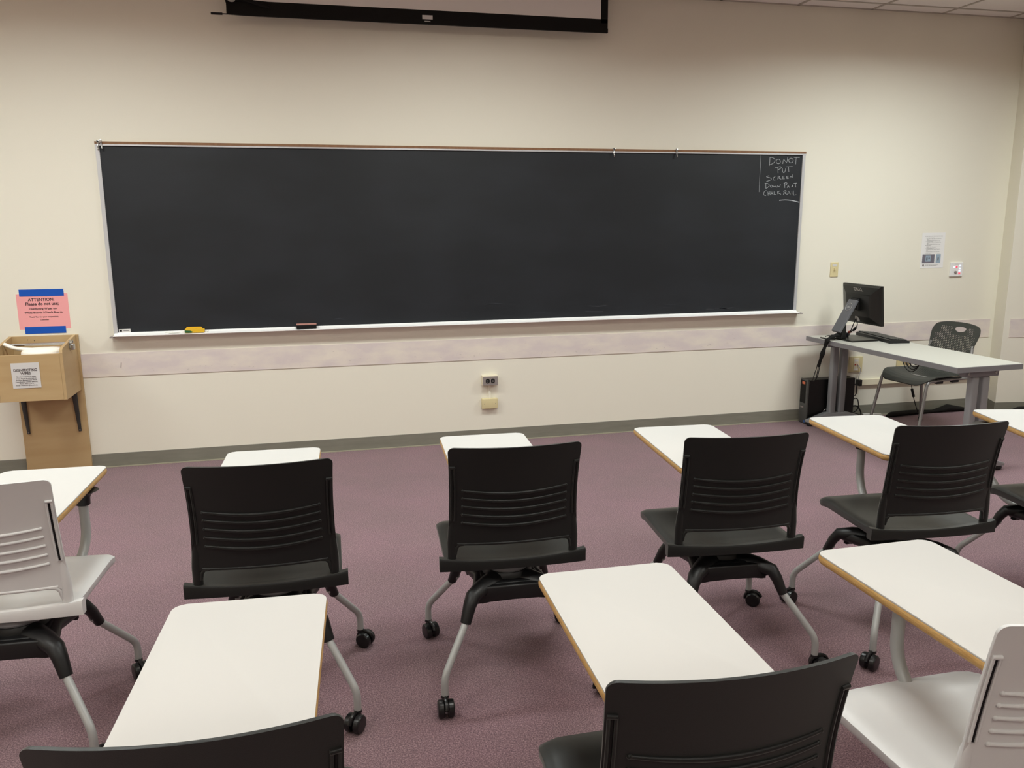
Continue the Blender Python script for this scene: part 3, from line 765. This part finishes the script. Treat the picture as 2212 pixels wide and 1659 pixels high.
lathe(bm, [(0, 0), (.003, 0), (.003, .001), (0, .001)], 8, M=T(-1.80, -.0195, .872) @ WALLM); lathe(bm, [(0, 0), (.003, 0), (.003, .001), (0, .001)], 8, M=T(-1.76, -.0195, .866) @ WALLM)
loc_obj('screw_hole', bm, M_brack)
# padlock hanging on the rod end
t2 = thing('padlock', 'small steel padlock on the rod end at the wipes box side', 'padlock', (BX1, -.17, .862))
bm = NB(); tube(bm, [(.018 + .008*math.sin(a)*0, -.013 * math.cos(a), .000 + .016 * math.sin(a)) for a in [PI * k / 10 for k in range(11)]], .003, 8)
obj('shackle', bm, M_steel, t2, 40)
bm = NB(); box(bm, .009, .027, -.020, .020, -.042, -.004, bev=.004, seg=3); obj('lock_body', bm, M_steel, t2, 40)
bm = NB(); box(bm, .0005, .003, -.016, .024, -.03, .02); obj('hasp_plate', bm, M_steel, t2)
# wipes roll with a pulled-up cloth
t = thing('wipes_roll', 'white roll of wipes with a twisted cloth pulled up, inside the plywood box', 'wipes', (-1.668, -.19, .5525))
bm = NB(); lathe(bm, [(0, 0), (.118, 0), (.120, .20), (.118, .268), (.108, .282), (.05, .290), (0, .290)], 32); obj('roll', bm, M_wipe, t, 50)
bm = NB(); tube(bm, fillet([(.0, .0, .278), (-.08, -.02, .284), (-.15, -.03, .296), (-.203, -.02, .322)], .04, 5), .0145, 12, flat=.8); obj('pulled_cloth', bm, M_wipe, t, 50)
t = thing('box_label', 'square white label reading disinfecting wipes on the plywood box front', 'label', (-1.732, BY - .0005, .697))
bm = NB(); box(bm, -.077, .077, -.0010, .0004, -.077, .077); obj('sheet', bm, M_label, t)
bm = NB(); W = T(0, -.0016, 0) @ WALLM
text_bm(bm, 'DISINFECTING', .0215, 0, .026, 0, .0006, M=W, sx=.92); text_bm(bm, 'WIPES', .0215, 0, .006, 0, .0006, M=W, sx=.95)
for i, s_ in enumerate(('Questions related to these', 'items should be directed to', 'Facilities Management Work', 'Coordination Center (Manoa)', 'Phone: 956-7134 or', 'Email: workcoor@hawaii.edu')):
    text_bm(bm, s_, .0098, 0, -.010 - .0105 * i, 0, .0001, M=W)
obj('printed_text', bm, M_ink, t)

# ------------------------------------------------------------------ teacher table
TX, TY, TA = 3.962, -.845, math.radians(2.6)
t = thing('teacher_table', 'grey rectangular table with twin-column steel legs in the right corner', 'table', (TX, TY, 0), TA)
bm = NB(); box(bm, -.252, .252, -.746, .746, .668, .702, bev=.002); bb = obj('tabletop', bm, M_deskedge, t)
bm = NB(); box(bm, -.2505, .2505, -.7445, .7445, .7022, .7032); obj('laminate_surface', bm, M_deskgrey, bb)
for yy in (.665, -.665):
    bm = NB()
    for xx in (-.042, .042):
        box(bm, xx - .027, xx + .027, yy - .024, yy + .024, .09, .625, bev=.010, seg=3)
    l = obj('leg', bm, M_deskleg, t, 40)
    bm = NB(); prism(bm, [(-.25, .030), (-.25, .048), (-.09, .098), (.09, .098), (.25, .048), (.25, .030)], -yy - .030, -yy + .030, M=WALLM, bev=.004); obj('foot', bm, M_deskleg, l, 40)
    bm = NB(); prism(bm, [(-.13, .668), (-.125, .625), (.125, .625), (.13, .668)], -yy - .026, -yy + .026, M=WALLM, bev=.002); obj('top_bracket', bm, M_deskedge, l)
    bm = NB()
    for xx in (-.105, .105):
        lathe(bm, [(0, 0), (.009, 0), (.009, .002), (.005, .002), (.005, .001), (0, .001)], 14, M=T(xx, yy - .0262, .646) @ WALLM)
    obj('bolt', bm, M_steel, l)
    for xx in (-.225, .225):
        bm = NB(); lathe(bm, [(0, 0), (.018, 0), (.027, .010), (.024, .030), (0, .030)], 16, M=T(xx, yy, 0)); obj('glide', bm, M_wheel, l, 40)
bm = NB(); box(bm, -.022, .022, -.64, .64, .640, .667); obj('stretcher', bm, M_deskleg, t)

# computer tower
t = thing('computer_tower', 'black desktop computer tower on the carpet beside the table leg', 'computer', (3.915, -.090, 0), math.radians(-1))
bm = NB(); box(bm, -.195, .205, -.05, .05, .004, .355, bev=.003); obj('case', bm, M_pcblack, t)
bm = NB(); box(bm, -.213, -.1955, -.051, .051, .004, .357, bev=.005, seg=3); fp = obj('front_bezel', bm, M_pcfront, t, 40)
TILT = T(.02, 0, .272) @ Matrix.Rotation(math.radians(-6), 4, 'Y') @ T(-.02, 0, -.272)
XM = Matrix(((0, 0, -1, 0), (-1, 0, 0, 0), (0, 1, 0, 0), (0, 0, 0, 1)))    # drawings facing -x
bm = NB(); box(bm, -.2145, -.2125, -.030, .046, .165, .345, bev=.0008); obj('drive_panel', bm, M_black, t)
bm = NB(); box(bm, -.2155, -.2148, -.018, .022, .315, .336); obj('orange_sticker', bm, M_orange, t)
bm = NB(); box(bm, -.2155, -.2128, -.010, .030, .125, .137, bev=.001); obj('power_button', bm, M_facegrey, t)
bm = NB(); box(bm, -.2145, -.2128, -.040, -.020, .012, .030); obj('blue_sticker', bm, mat('blue_sticker_print', '3F5F94', rough=.6), t)
bm = NB(); tube(bm, fillet([(-.06, -.0505, .10), (-.045, -.0505, .116), (-.03, -.0505, .110), (-.012, -.0505, .116)], .01, 3), .0022, 6); obj('side_mark', bm, M_paper, t)
bm = NB(); box(bm, -.21, .20, -.045, .045, 0, .004); obj('rubber_feet', bm, M_wheel, t)

# monitor, seen from behind (screen faces +x)
TZ0 = .7033
t = thing('monitor', 'black flat monitor seen from behind on a slanted stand', 'monitor', (3.93, -.365, TZ0), math.radians(2))
MZ = .272; mx = .020
bm = NB(); box(bm, mx, mx + .020, -.229, .199, MZ - .155, MZ + .139, bev=.003); bmesh.ops.transform(bm, matrix=TILT, verts=bm.verts); obj('bezel', bm, M_mon, t)
bm = NB(); n = []
for (dx, hy, hz, oz) in ((mx, .210, .143, -.008), (mx - .010, .200, .132, -.008), (mx - .034, .140, .088, -.012), (mx - .038, .128, .078, -.014)):
    n.append([bm.verts.new((dx, -.015 + sy*hy, MZ + oz + sz*hz)) for sy, sz in ((-1, -1), (1, -1), (1, 1), (-1, 1))])
for a, b in zip(n, n[1:]):
    for k in range(4): bm.faces.new((a[k], a[(k+1) % 4], b[(k+1) % 4], b[k]))
bm.faces.new(n[-1]); bm.faces.new(n[0][::-1]); bmesh.ops.transform(bm, matrix=TILT, verts=bm.verts); obj('rear_cover', bm, M_mon, t)
bm = NB(); box(bm, mx + .0202, mx + .0208, -.217, .187, MZ - .140, MZ + .126); bmesh.ops.transform(bm, matrix=TILT, verts=bm.verts); obj('display', bm, mat('screen_glass', '08090A', rough=.15), t)
bm = NB(); text_bm(bm, 'D', .030, -.029, 0, 0, .0014); text_bm(bm, 'E', .028, 0, -.010, 0, .0014, M=T(-.008, .010, 0) @ RZ(.4)); text_bm(bm, 'LL', .030, .020, 0, 0, .0014)
bmesh.ops.transform(bm, matrix=TILT @ T(mx - .0275, -.022, MZ + .096) @ Matrix.Rotation(math.radians(-24), 4, 'Y') @ XM @ Matrix.Scale(1.3, 4), verts=bm.verts); obj('brand_lettering', bm, M_logo, t)
bm = NB(); box(bm, mx - .036, mx - .012, -.012, .018, MZ - .130, MZ - .092); bmesh.ops.transform(bm, matrix=TILT, verts=bm.verts); obj('white_connector', bm, M_label, t)
bm = NB(); box(bm, mx - .060, mx - .030, -.045, .045, MZ - .055, MZ + .035, bev=.006); obj('hinge_block', bm, M_cast, t)
a0, a1 = Vector((-.175, .0, .062)), Vector((-.040, .0, MZ + .022)); dd = (a1 - a0); th = math.atan2(dd.x, dd.z)
SM = T(*a0) @ Matrix.Rotation(th, 4, 'Y')
bm = NB(); box(bm, -.010, .010, -.047, .047, 0, dd.length, bev=.003, M=SM); arm = obj('stand_arm', bm, M_stand, t)
bm = NB(); Lc = T(-.0106, 0, dd.length - .062) @ XM
t9 = bmesh.new(); tube(t9, [(.030 * math.cos(2*PI*k/28), .030 * math.sin(2*PI*k/28), .0002) for k in range(29)], .0017, 6); merge(bm, t9, Lc); text_bm(bm, 'DELL', .0175, 0, -.006, 0.0007, .0010, M=Lc)
bmesh.ops.transform(bm, matrix=SM, verts=bm.verts); obj('round_logo', bm, M_logo, arm)
bm = NB(); prism(bm, [(-.150, .012), (-.105, .012), (-.115, .135), (-.145, .100)], -.032, .032, M=WALLM, bev=.003); obj('neck', bm, M_cast, t)
bm = NB(); prism(bm, rrect(.235, .29, .012, 4, cx=-.025), 0, .011, bev=.003); obj('stand_base', bm, M_mon, t)

t = thing('keyboard', 'black computer keyboard on the table behind the monitor', 'keyboard', (4.122, -.412, TZ0), math.radians(-7))
prof = [(-.078, .0), (.078, .0), (.078, .014), (.070, .017), (-.070, .028), (-.078, .024)]
bm = NB(); prism(bm, prof, -.235, .235, M=WALLM, bev=.002); obj('keyboard_body', bm, M_key, t)
bm = NB()
for r in range(6):
    yy = -.225; 
    while yy < .215:
        wv = .0165 if not (r == 5 and -.08 < yy < .06) else .10
        if r == 5 and -.08 < yy < .06: pass
        xx = -.062 + r * .0205 * 1.05; zz = .0273 - (xx + .070) / .140 * .011
        box(bm, xx, xx + .0165, yy, yy + wv, zz + .001, zz + .0065, bev=.0015, seg=1)
        yy += wv + .0025
    
kk = obj('keys', bm, M_key, t); kk['kind'] = 'stuff'

# cable sleeve hanging off the table, loose cords, adapters
MON = bpy.data.objects['monitor']; PC = bpy.data.objects['computer_tower']
def cord(pts, r, name, label, m=None, parent=None, cat='cable', fr=.05, group=None):
    bm = NB(); tube(bm, fillet(pts, fr, 5), r, 8)
    if parent: bmesh.ops.transform(bm, matrix=(T(*parent.location) @ RZ(parent.rotation_euler[2])).inverted(), verts=bm.verts)
    o = obj(name, bm, m or M_cable, parent, 50)
    if parent is None: tag(o, label, cat, group)
    return o
t = thing('cable_sleeve', 'black cable sleeve hanging off the left table edge towards the tower', 'cable sleeve', (3.70, -.40, .70))
bm = NB(); pts = fillet([(.075, .02, .042), (.03, .0, .042), (-.030, -.0, .02), (-.052, .02, -.09), (-.060, .05, -.195)], .05, 5)
tube(bm, pts, [.017 + .004 * math.sin(i * 1.3) for i in range(len(pts))], 12, flat=.8); obj('sleeve', bm, M_fabric, t, 50)
for i, (dx, dy) in enumerate(((0, .0), (.012, .01), (-.008, .018))):
    bm = NB(); tube(bm, fillet([(-.060 + dx, .048 + dy*.2, -.19), (-.058 + dx*1.4, .065 + dy, -.27), (-.01 + dx, .16 + dy, -.335), (.02 + dx, .24 + dy, -.344)], .05, 5), .003, 6); obj('loose_cord', bm, M_cable, t, 50)
t = thing('small_adapter', 'small flat grey adapter on the table left of the monitor base', 'adapter', (3.737, -.300, TZ0), 0)
bm = NB(); box(bm, -.035, .035, -.045, .045, 0, .008, bev=.002); obj('lower_shell', bm, M_cast, t)
bm = NB(); box(bm, -.034, .034, -.044, .044, .0082, .014, bev=.002); obj('upper_shell', bm, M_deskgrey, t)
bm = NB(); tube(bm, fillet([(-.02, 0, .016), (.0, .01, .024), (.02, .0, .026), (.03, -.02, .02)], .02, 4), .0022, 6); obj('thin_wire', bm, M_cable, t, 50)
cord([(3.918, -.37, .865), (3.900, -.36, .80), (3.885, -.35, .735), (3.865, -.36, .722)], .0035, 'power_cord', None, parent=MON)
t = MON; OM = (T(*MON.location) @ RZ(MON.rotation_euler[2])).inverted() @ T(3.93, -.385, TZ0)
bm = NB(); tube(bm, fillet([(-.005, .020, .150), (.004, .012, .105), (-.004, .030, .074), (-.014, .060, .052)], .03, 5), .0035, 8); bmesh.ops.transform(bm, matrix=OM, verts=bm.verts); dc = obj('display_cable', bm, M_cable, t, 50)
bm = NB(); tube(bm, [(-.002, .024, .084), (-.008, .044, .062)], .0095, 10); bmesh.ops.transform(bm, matrix=OM, verts=bm.verts); obj('ferrite_bead', bm, M_cast, dc, 50)
bm = NB(); tube(bm, [(-.014, .060, .052), (-.022, .080, .044)], .009, 8); bmesh.ops.transform(bm, matrix=OM, verts=bm.verts); obj('red_plug', bm, M_red, dc, 50)
bm = NB(); box(bm, -.07, -.012, .080, .125, .010, .040, bev=.006); bmesh.ops.transform(bm, matrix=OM, verts=bm.verts); obj('plug_bundle', bm, mat('navy_plug', '10131F', rough=.4), dc)

# behind the tower and under the table
for i, pts in enumerate([
    [(4.125, -.08, .29), (4.18, -.075, .29), (4.20, -.07, .20), (4.13, -.07, .17)],
    [(4.125, -.09, .16), (4.20, -.08, .18), (4.225, -.075, .08), (4.15, -.06, .03), (4.28, -.06, .012)],
    [(4.125, -.07, .10), (4.22, -.06, .11), (4.255, -.07, .04), (4.22, -.09, .012)],
    [(4.125, -.10, .06), (4.18, -.09, .05), (4.24, -.10, .03), (4.32, -.11, .012)]]):
    cord(pts, (.0035, .004, .006, .0035)[i], 'computer_cord', None, parent=PC)
cord([(4.222, -.020, .436), (4.248, -.035, .40), (4.235, -.03, .35), (4.238, -.022, .318)], .0035, 'white_cord', 'thin white cord from the red jack down to the raceway', M_label)
bm = NB(); box(bm, 4.228, 4.259, -.045, -.006, .262, .312, bev=.003); tag(obj('black_plug', bm, M_cast), 'black plug at the left end of the cream raceway', 'plug')
bm = NB(); box(bm, -.075, .075, -.022, .022, 0, .035, bev=.005, M=T(4.345, -.085, 0) @ RZ(-.3)); tag(obj('power_strip', bm, M_label), 'pale power strip on the floor behind the computer tower', 'power strip')
t = thing('cable_loops', 'coiled black cables hanging under the middle of the teacher table', 'cable', (4.16, -.66, .667))
for i in range(5):
    r = .045 + .012 * i; cx = -.02 + .03 * i; n = 12
    bm = NB(); tube(bm, [(.0 + .012 * i, cx - .08 + r * 1.2 * math.cos(PI + PI * k / n), -.002 + 1.9 * r * math.sin(PI + PI * k / n)) for k in range(n + 1)], .0035, 6); obj('loop', bm, M_cable, t, 50)
t = thing('hanging_cord', 'thin black cord with a ferrite bead hanging down the wall under the table', 'cord', (4.665, -.105, 0))
bm = NB(); tube(bm, fillet([(-.02, 0, .46), (.0, 0, .34), (.005, -.01, .24), (.03, -.02, .14), (.075, -.02, .035)], .1, 5), .0035, 8); obj('cord_run', bm, M_cable, t, 50)
bm = NB(); tube(bm, [(.008, -.011, .232), (.026, -.018, .165)], .011, 10); obj('ferrite_bead', bm, M_cast, t, 50)
def lump(name, label, pts, rs, flat=.5):
    bm = NB(); tube(bm, pts, rs, 12, flat=flat, upv=(0, 0, 1)); tag(obj(name, bm, M_fabric, None, 60), label, 'cable cover')
lump('cord_cover', 'flat black cord cover lying along the wall under the teacher table', [(4.47, -.10, .012), (4.53, -.09, .020), (4.62, -.075, .020), (4.75, -.06, .018), (4.95, -.05, .012), (5.03, -.05, .022), (5.10, -.05, .035), (5.20, -.05, .022), (5.32, -.07, .010)],
     [.012, .036, .036, .034, .022, .036, .05, .034, .012], .55)
lump('black_bag', 'low black bundle on the floor against the wall at the right edge', [(5.36, -.29, .008), (5.47, -.30, .02), (5.56, -.31, .036), (5.68, -.33, .038), (5.82, -.35, .022), (5.95, -.37, .010)], [.012, .030, .048, .050, .030, .012], .75)

# ------------------------------------------------------------------ teacher chair: perforated seat and back
def perforated(outline, holes_, fmap, th, dens=.03):
    """flat outline with holes, triangulated and bent onto a surface, then given thickness"""
    V, Ed = [], []
    def addloop(lp):
        b = len(V); V.extend([Vector(p) for p in lp]); n = len(lp); Ed.extend([(b + i, b + (i+1) % n) for i in range(n)])
    addloop(outline)
    for h in holes_: addloop(h)
    xs_ = [p[0] for p in outline]; ys_ = [p[1] for p in outline]
    def inside(p, poly):
        c = False; n = len(poly); j = n - 1
        for i in range(n):
            if (poly[i][1] > p[1]) != (poly[j][1] > p[1]) and p[0] < (poly[j][0]-poly[i][0]) * (p[1]-poly[i][1]) / (poly[j][1]-poly[i][1]) + poly[i][0]: c = not c
            j = i
        return c
    hc = [(sum(p[0] for p in h)/len(h), sum(p[1] for p in h)/len(h), max(math.hypot(p[0]-sum(q[0] for q in h)/len(h), p[1]-sum(q[1] for q in h)/len(h)) for p in h), h) for h in holes_]
    x = min(xs_)
    while x < max(xs_):
        y = min(ys_)
        while y < max(ys_):
            if inside((x, y), outline) and all((x-a)**2 + (y-b)**2 > (r*1.3)**2 for a, b, r, h in hc): V.append(Vector((x, y)))
            y += dens
        x += dens
    vo, eo, fo, *_ = delaunay_2d_cdt(V, Ed, [], 0, 1e-6)
    bm = NB(); top, bot = [], []
    for v in vo:
        p, nrm = fmap(v.x, v.y); top.append(bm.verts.new(p)); bot.append(bm.verts.new(p - nrm * th))
    cnt = {}
    for f in fo:
        cx = sum(vo[i].x for i in f)/3; cy = sum(vo[i].y for i in f)/3
        if not inside((cx, cy), outline): continue
        if any((cx-a)**2 + (cy-b)**2 < r*r and inside((cx, cy), h) for a, b, r, h in hc): continue
        bm.faces.new([top[i] for i in f]); bm.faces.new([bot[i] for i in f][::-1])
        for i in range(3):
            e = (f[i], f[(i+1) % 3]); k_ = tuple(sorted(e)); cnt.setdefault(k_, []).append(e)
    for k_, l in cnt.items():
        if len(l) == 1:
            a, b = l[0]; bm.faces.new((top[b], top[a], bot[a], bot[b]))
    for v in [v for v in bm.verts if not v.link_faces]: bm.verts.remove(v)
    return bm
def circ(cx, cy, r, n=6): return [(cx + r*math.cos(2*PI*k/n), cy + r*math.sin(2*PI*k/n)) for k in range(n)]

CX, CY, CA = 4.415, -.525, math.radians(90 + 7)      # local +y is the way it faces
t = thing('perforated_chair', 'dark perforated plastic chair with silver legs behind the teacher table', 'chair', (CX, CY, 0), CA)
# back: drawn in (u, v), u across, v up
def superoutline():
    o = []
    pts = [(-.150, 0), (.150, 0), (.184, .12), (.210, .24), (.208, .295), (.18, .328), (.10, .344), (0, .348), (-.10, .344), (-.18, .328), (-.208, .295), (-.210, .24), (-.184, .12)]
    n = len(pts)
    for i in range(n):
        p0, p1, p2, p3 = [Vector(pts[(i + k) % n]) for k in (-1, 0, 1, 2)]
        for s in range(4):
            u = s / 4
            if i == 0: o.append(tuple(p1.lerp(p2, u))); continue
            q = .5 * ((2*p1) + (-p0 + p2)*u + (2*p0 - 5*p1 + 4*p2 - p3)*u*u + (-p0 + 3*p1 - 3*p2 + p3)*u**3); o.append((q.x, q.y))
    return o
bo = superoutline()
grip = [(-.022 + .050*math.cos(a), .300 + (.014 if math.sin(a) > 0 else .026)*math.sin(a)) for a in [2*PI*k/20 for k in range(20)]]
bh = [grip]
for r in range(25):
    for c in range(-13, 14):
        u = c * .0138 + (.0069 if r % 2 else 0); v = .022 + r * .0118
        lim = .130 + .045 * min(1, v / .2)
        if abs(u) > lim: continue
        if v > .252 and abs(u + .022) < .064: continue
        if v > .25 and abs(u) > .150: continue
        bh.append(circ(u, v, .0041, 6))
def backmap(u, v):
    y = -.205 - .13 * (v / .356) - .0 + .55 * u * u * (1 - .3 * v / .35) * 1.0
    return Vector((u, y, .475 + v * .985)), Vector((0, 1, .28)).normalized()
obj('backrest', perforated(bo, bh, backmap, .004), M_perf, t)
so = rrect(.47, .43, .10, 8, cy=.0)
so = [(x * (1 - .10 * (y < 0) * (-y / .2)), y) for x, y in so]
sh = []
for r in range(10):
    for c in range(-9, 10):
        u = c * .0165 + (.0082 if r % 2 else 0); v = -.165 + r * .0155
        if abs(u) < .15 - .04 * (r > 7): sh.append(circ(u, v, .0032, 6))
def seatmap(u, v):
    z = .455 - .028 * math.cos(min(1, abs(u) / .235) * PI/2) * math.cos(max(-1, min(1, v / .22)) * PI/2 * .8) - .06 * max(0, (v - .09) / .13) ** 2 + .03 * max(0, (-v - .15) / .07) ** 2 + .010 * (abs(u)/.235)**2
    return Vector((u, v, z)), Vector((0, 0, 1))
obj('seat', perforated(so, sh, seatmap, .007), M_perf, t)
for sx in (-1, 1):
    bm = NB(); tube(bm, fillet([(sx*.235, .258, .0), (sx*.210, .175, .425), (sx*.205, .05, .430), (sx*.205, -.22, .430)], .035, 6), .0115, 12); obj('leg', bm, M_chairtube, t, 50)
    bm = NB(); tube(bm, fillet([(sx*.235, -.272, .0), (sx*.215, -.225, .40), (sx*.205, -.225, .52), (sx*.185, -.262, .66)], .06, 6), .0115, 12); obj('leg', bm, M_chairtube, t, 50)
    bm = NB(); t9 = bmesh.new(); bmesh.ops.create_uvsphere(t9, u_segments=16, v_segments=10, radius=.027); merge(bm, t9, T(sx*.205, -.226, .525)); obj('back_joint', bm, M_cast, t, 50)
    bm = NB(); box(bm, sx*.205 - .012, sx*.205 + .012, -.12, -.06, .408, .424); box(bm, sx*.205 - .012, sx*.205 + .012, .03, .09, .408, .424); box(bm, sx*.205-.02, sx*.205+.004, -.14, .10, .440, .448); obj('rail_clip', bm, M_cast, t)
    for yy, xx in ((.258, .235), (-.272, .235)):
        bm = NB(); lathe(bm, [(0, 0), (.017, 0), (.0155, .030), (0, .030)], 14, M=T(sx*xx, yy, 0)); obj('foot_cap', bm, M_wheel, t, 40)
bm = NB(); tube(bm, [(-.202, .03, .424), (.202, .03, .424)], .009, 10); tube(bm, [(-.202, -.13, .424), (.202, -.13, .424)], .009, 10); obj('cross_rail', bm, M_chairtube, t, 50)
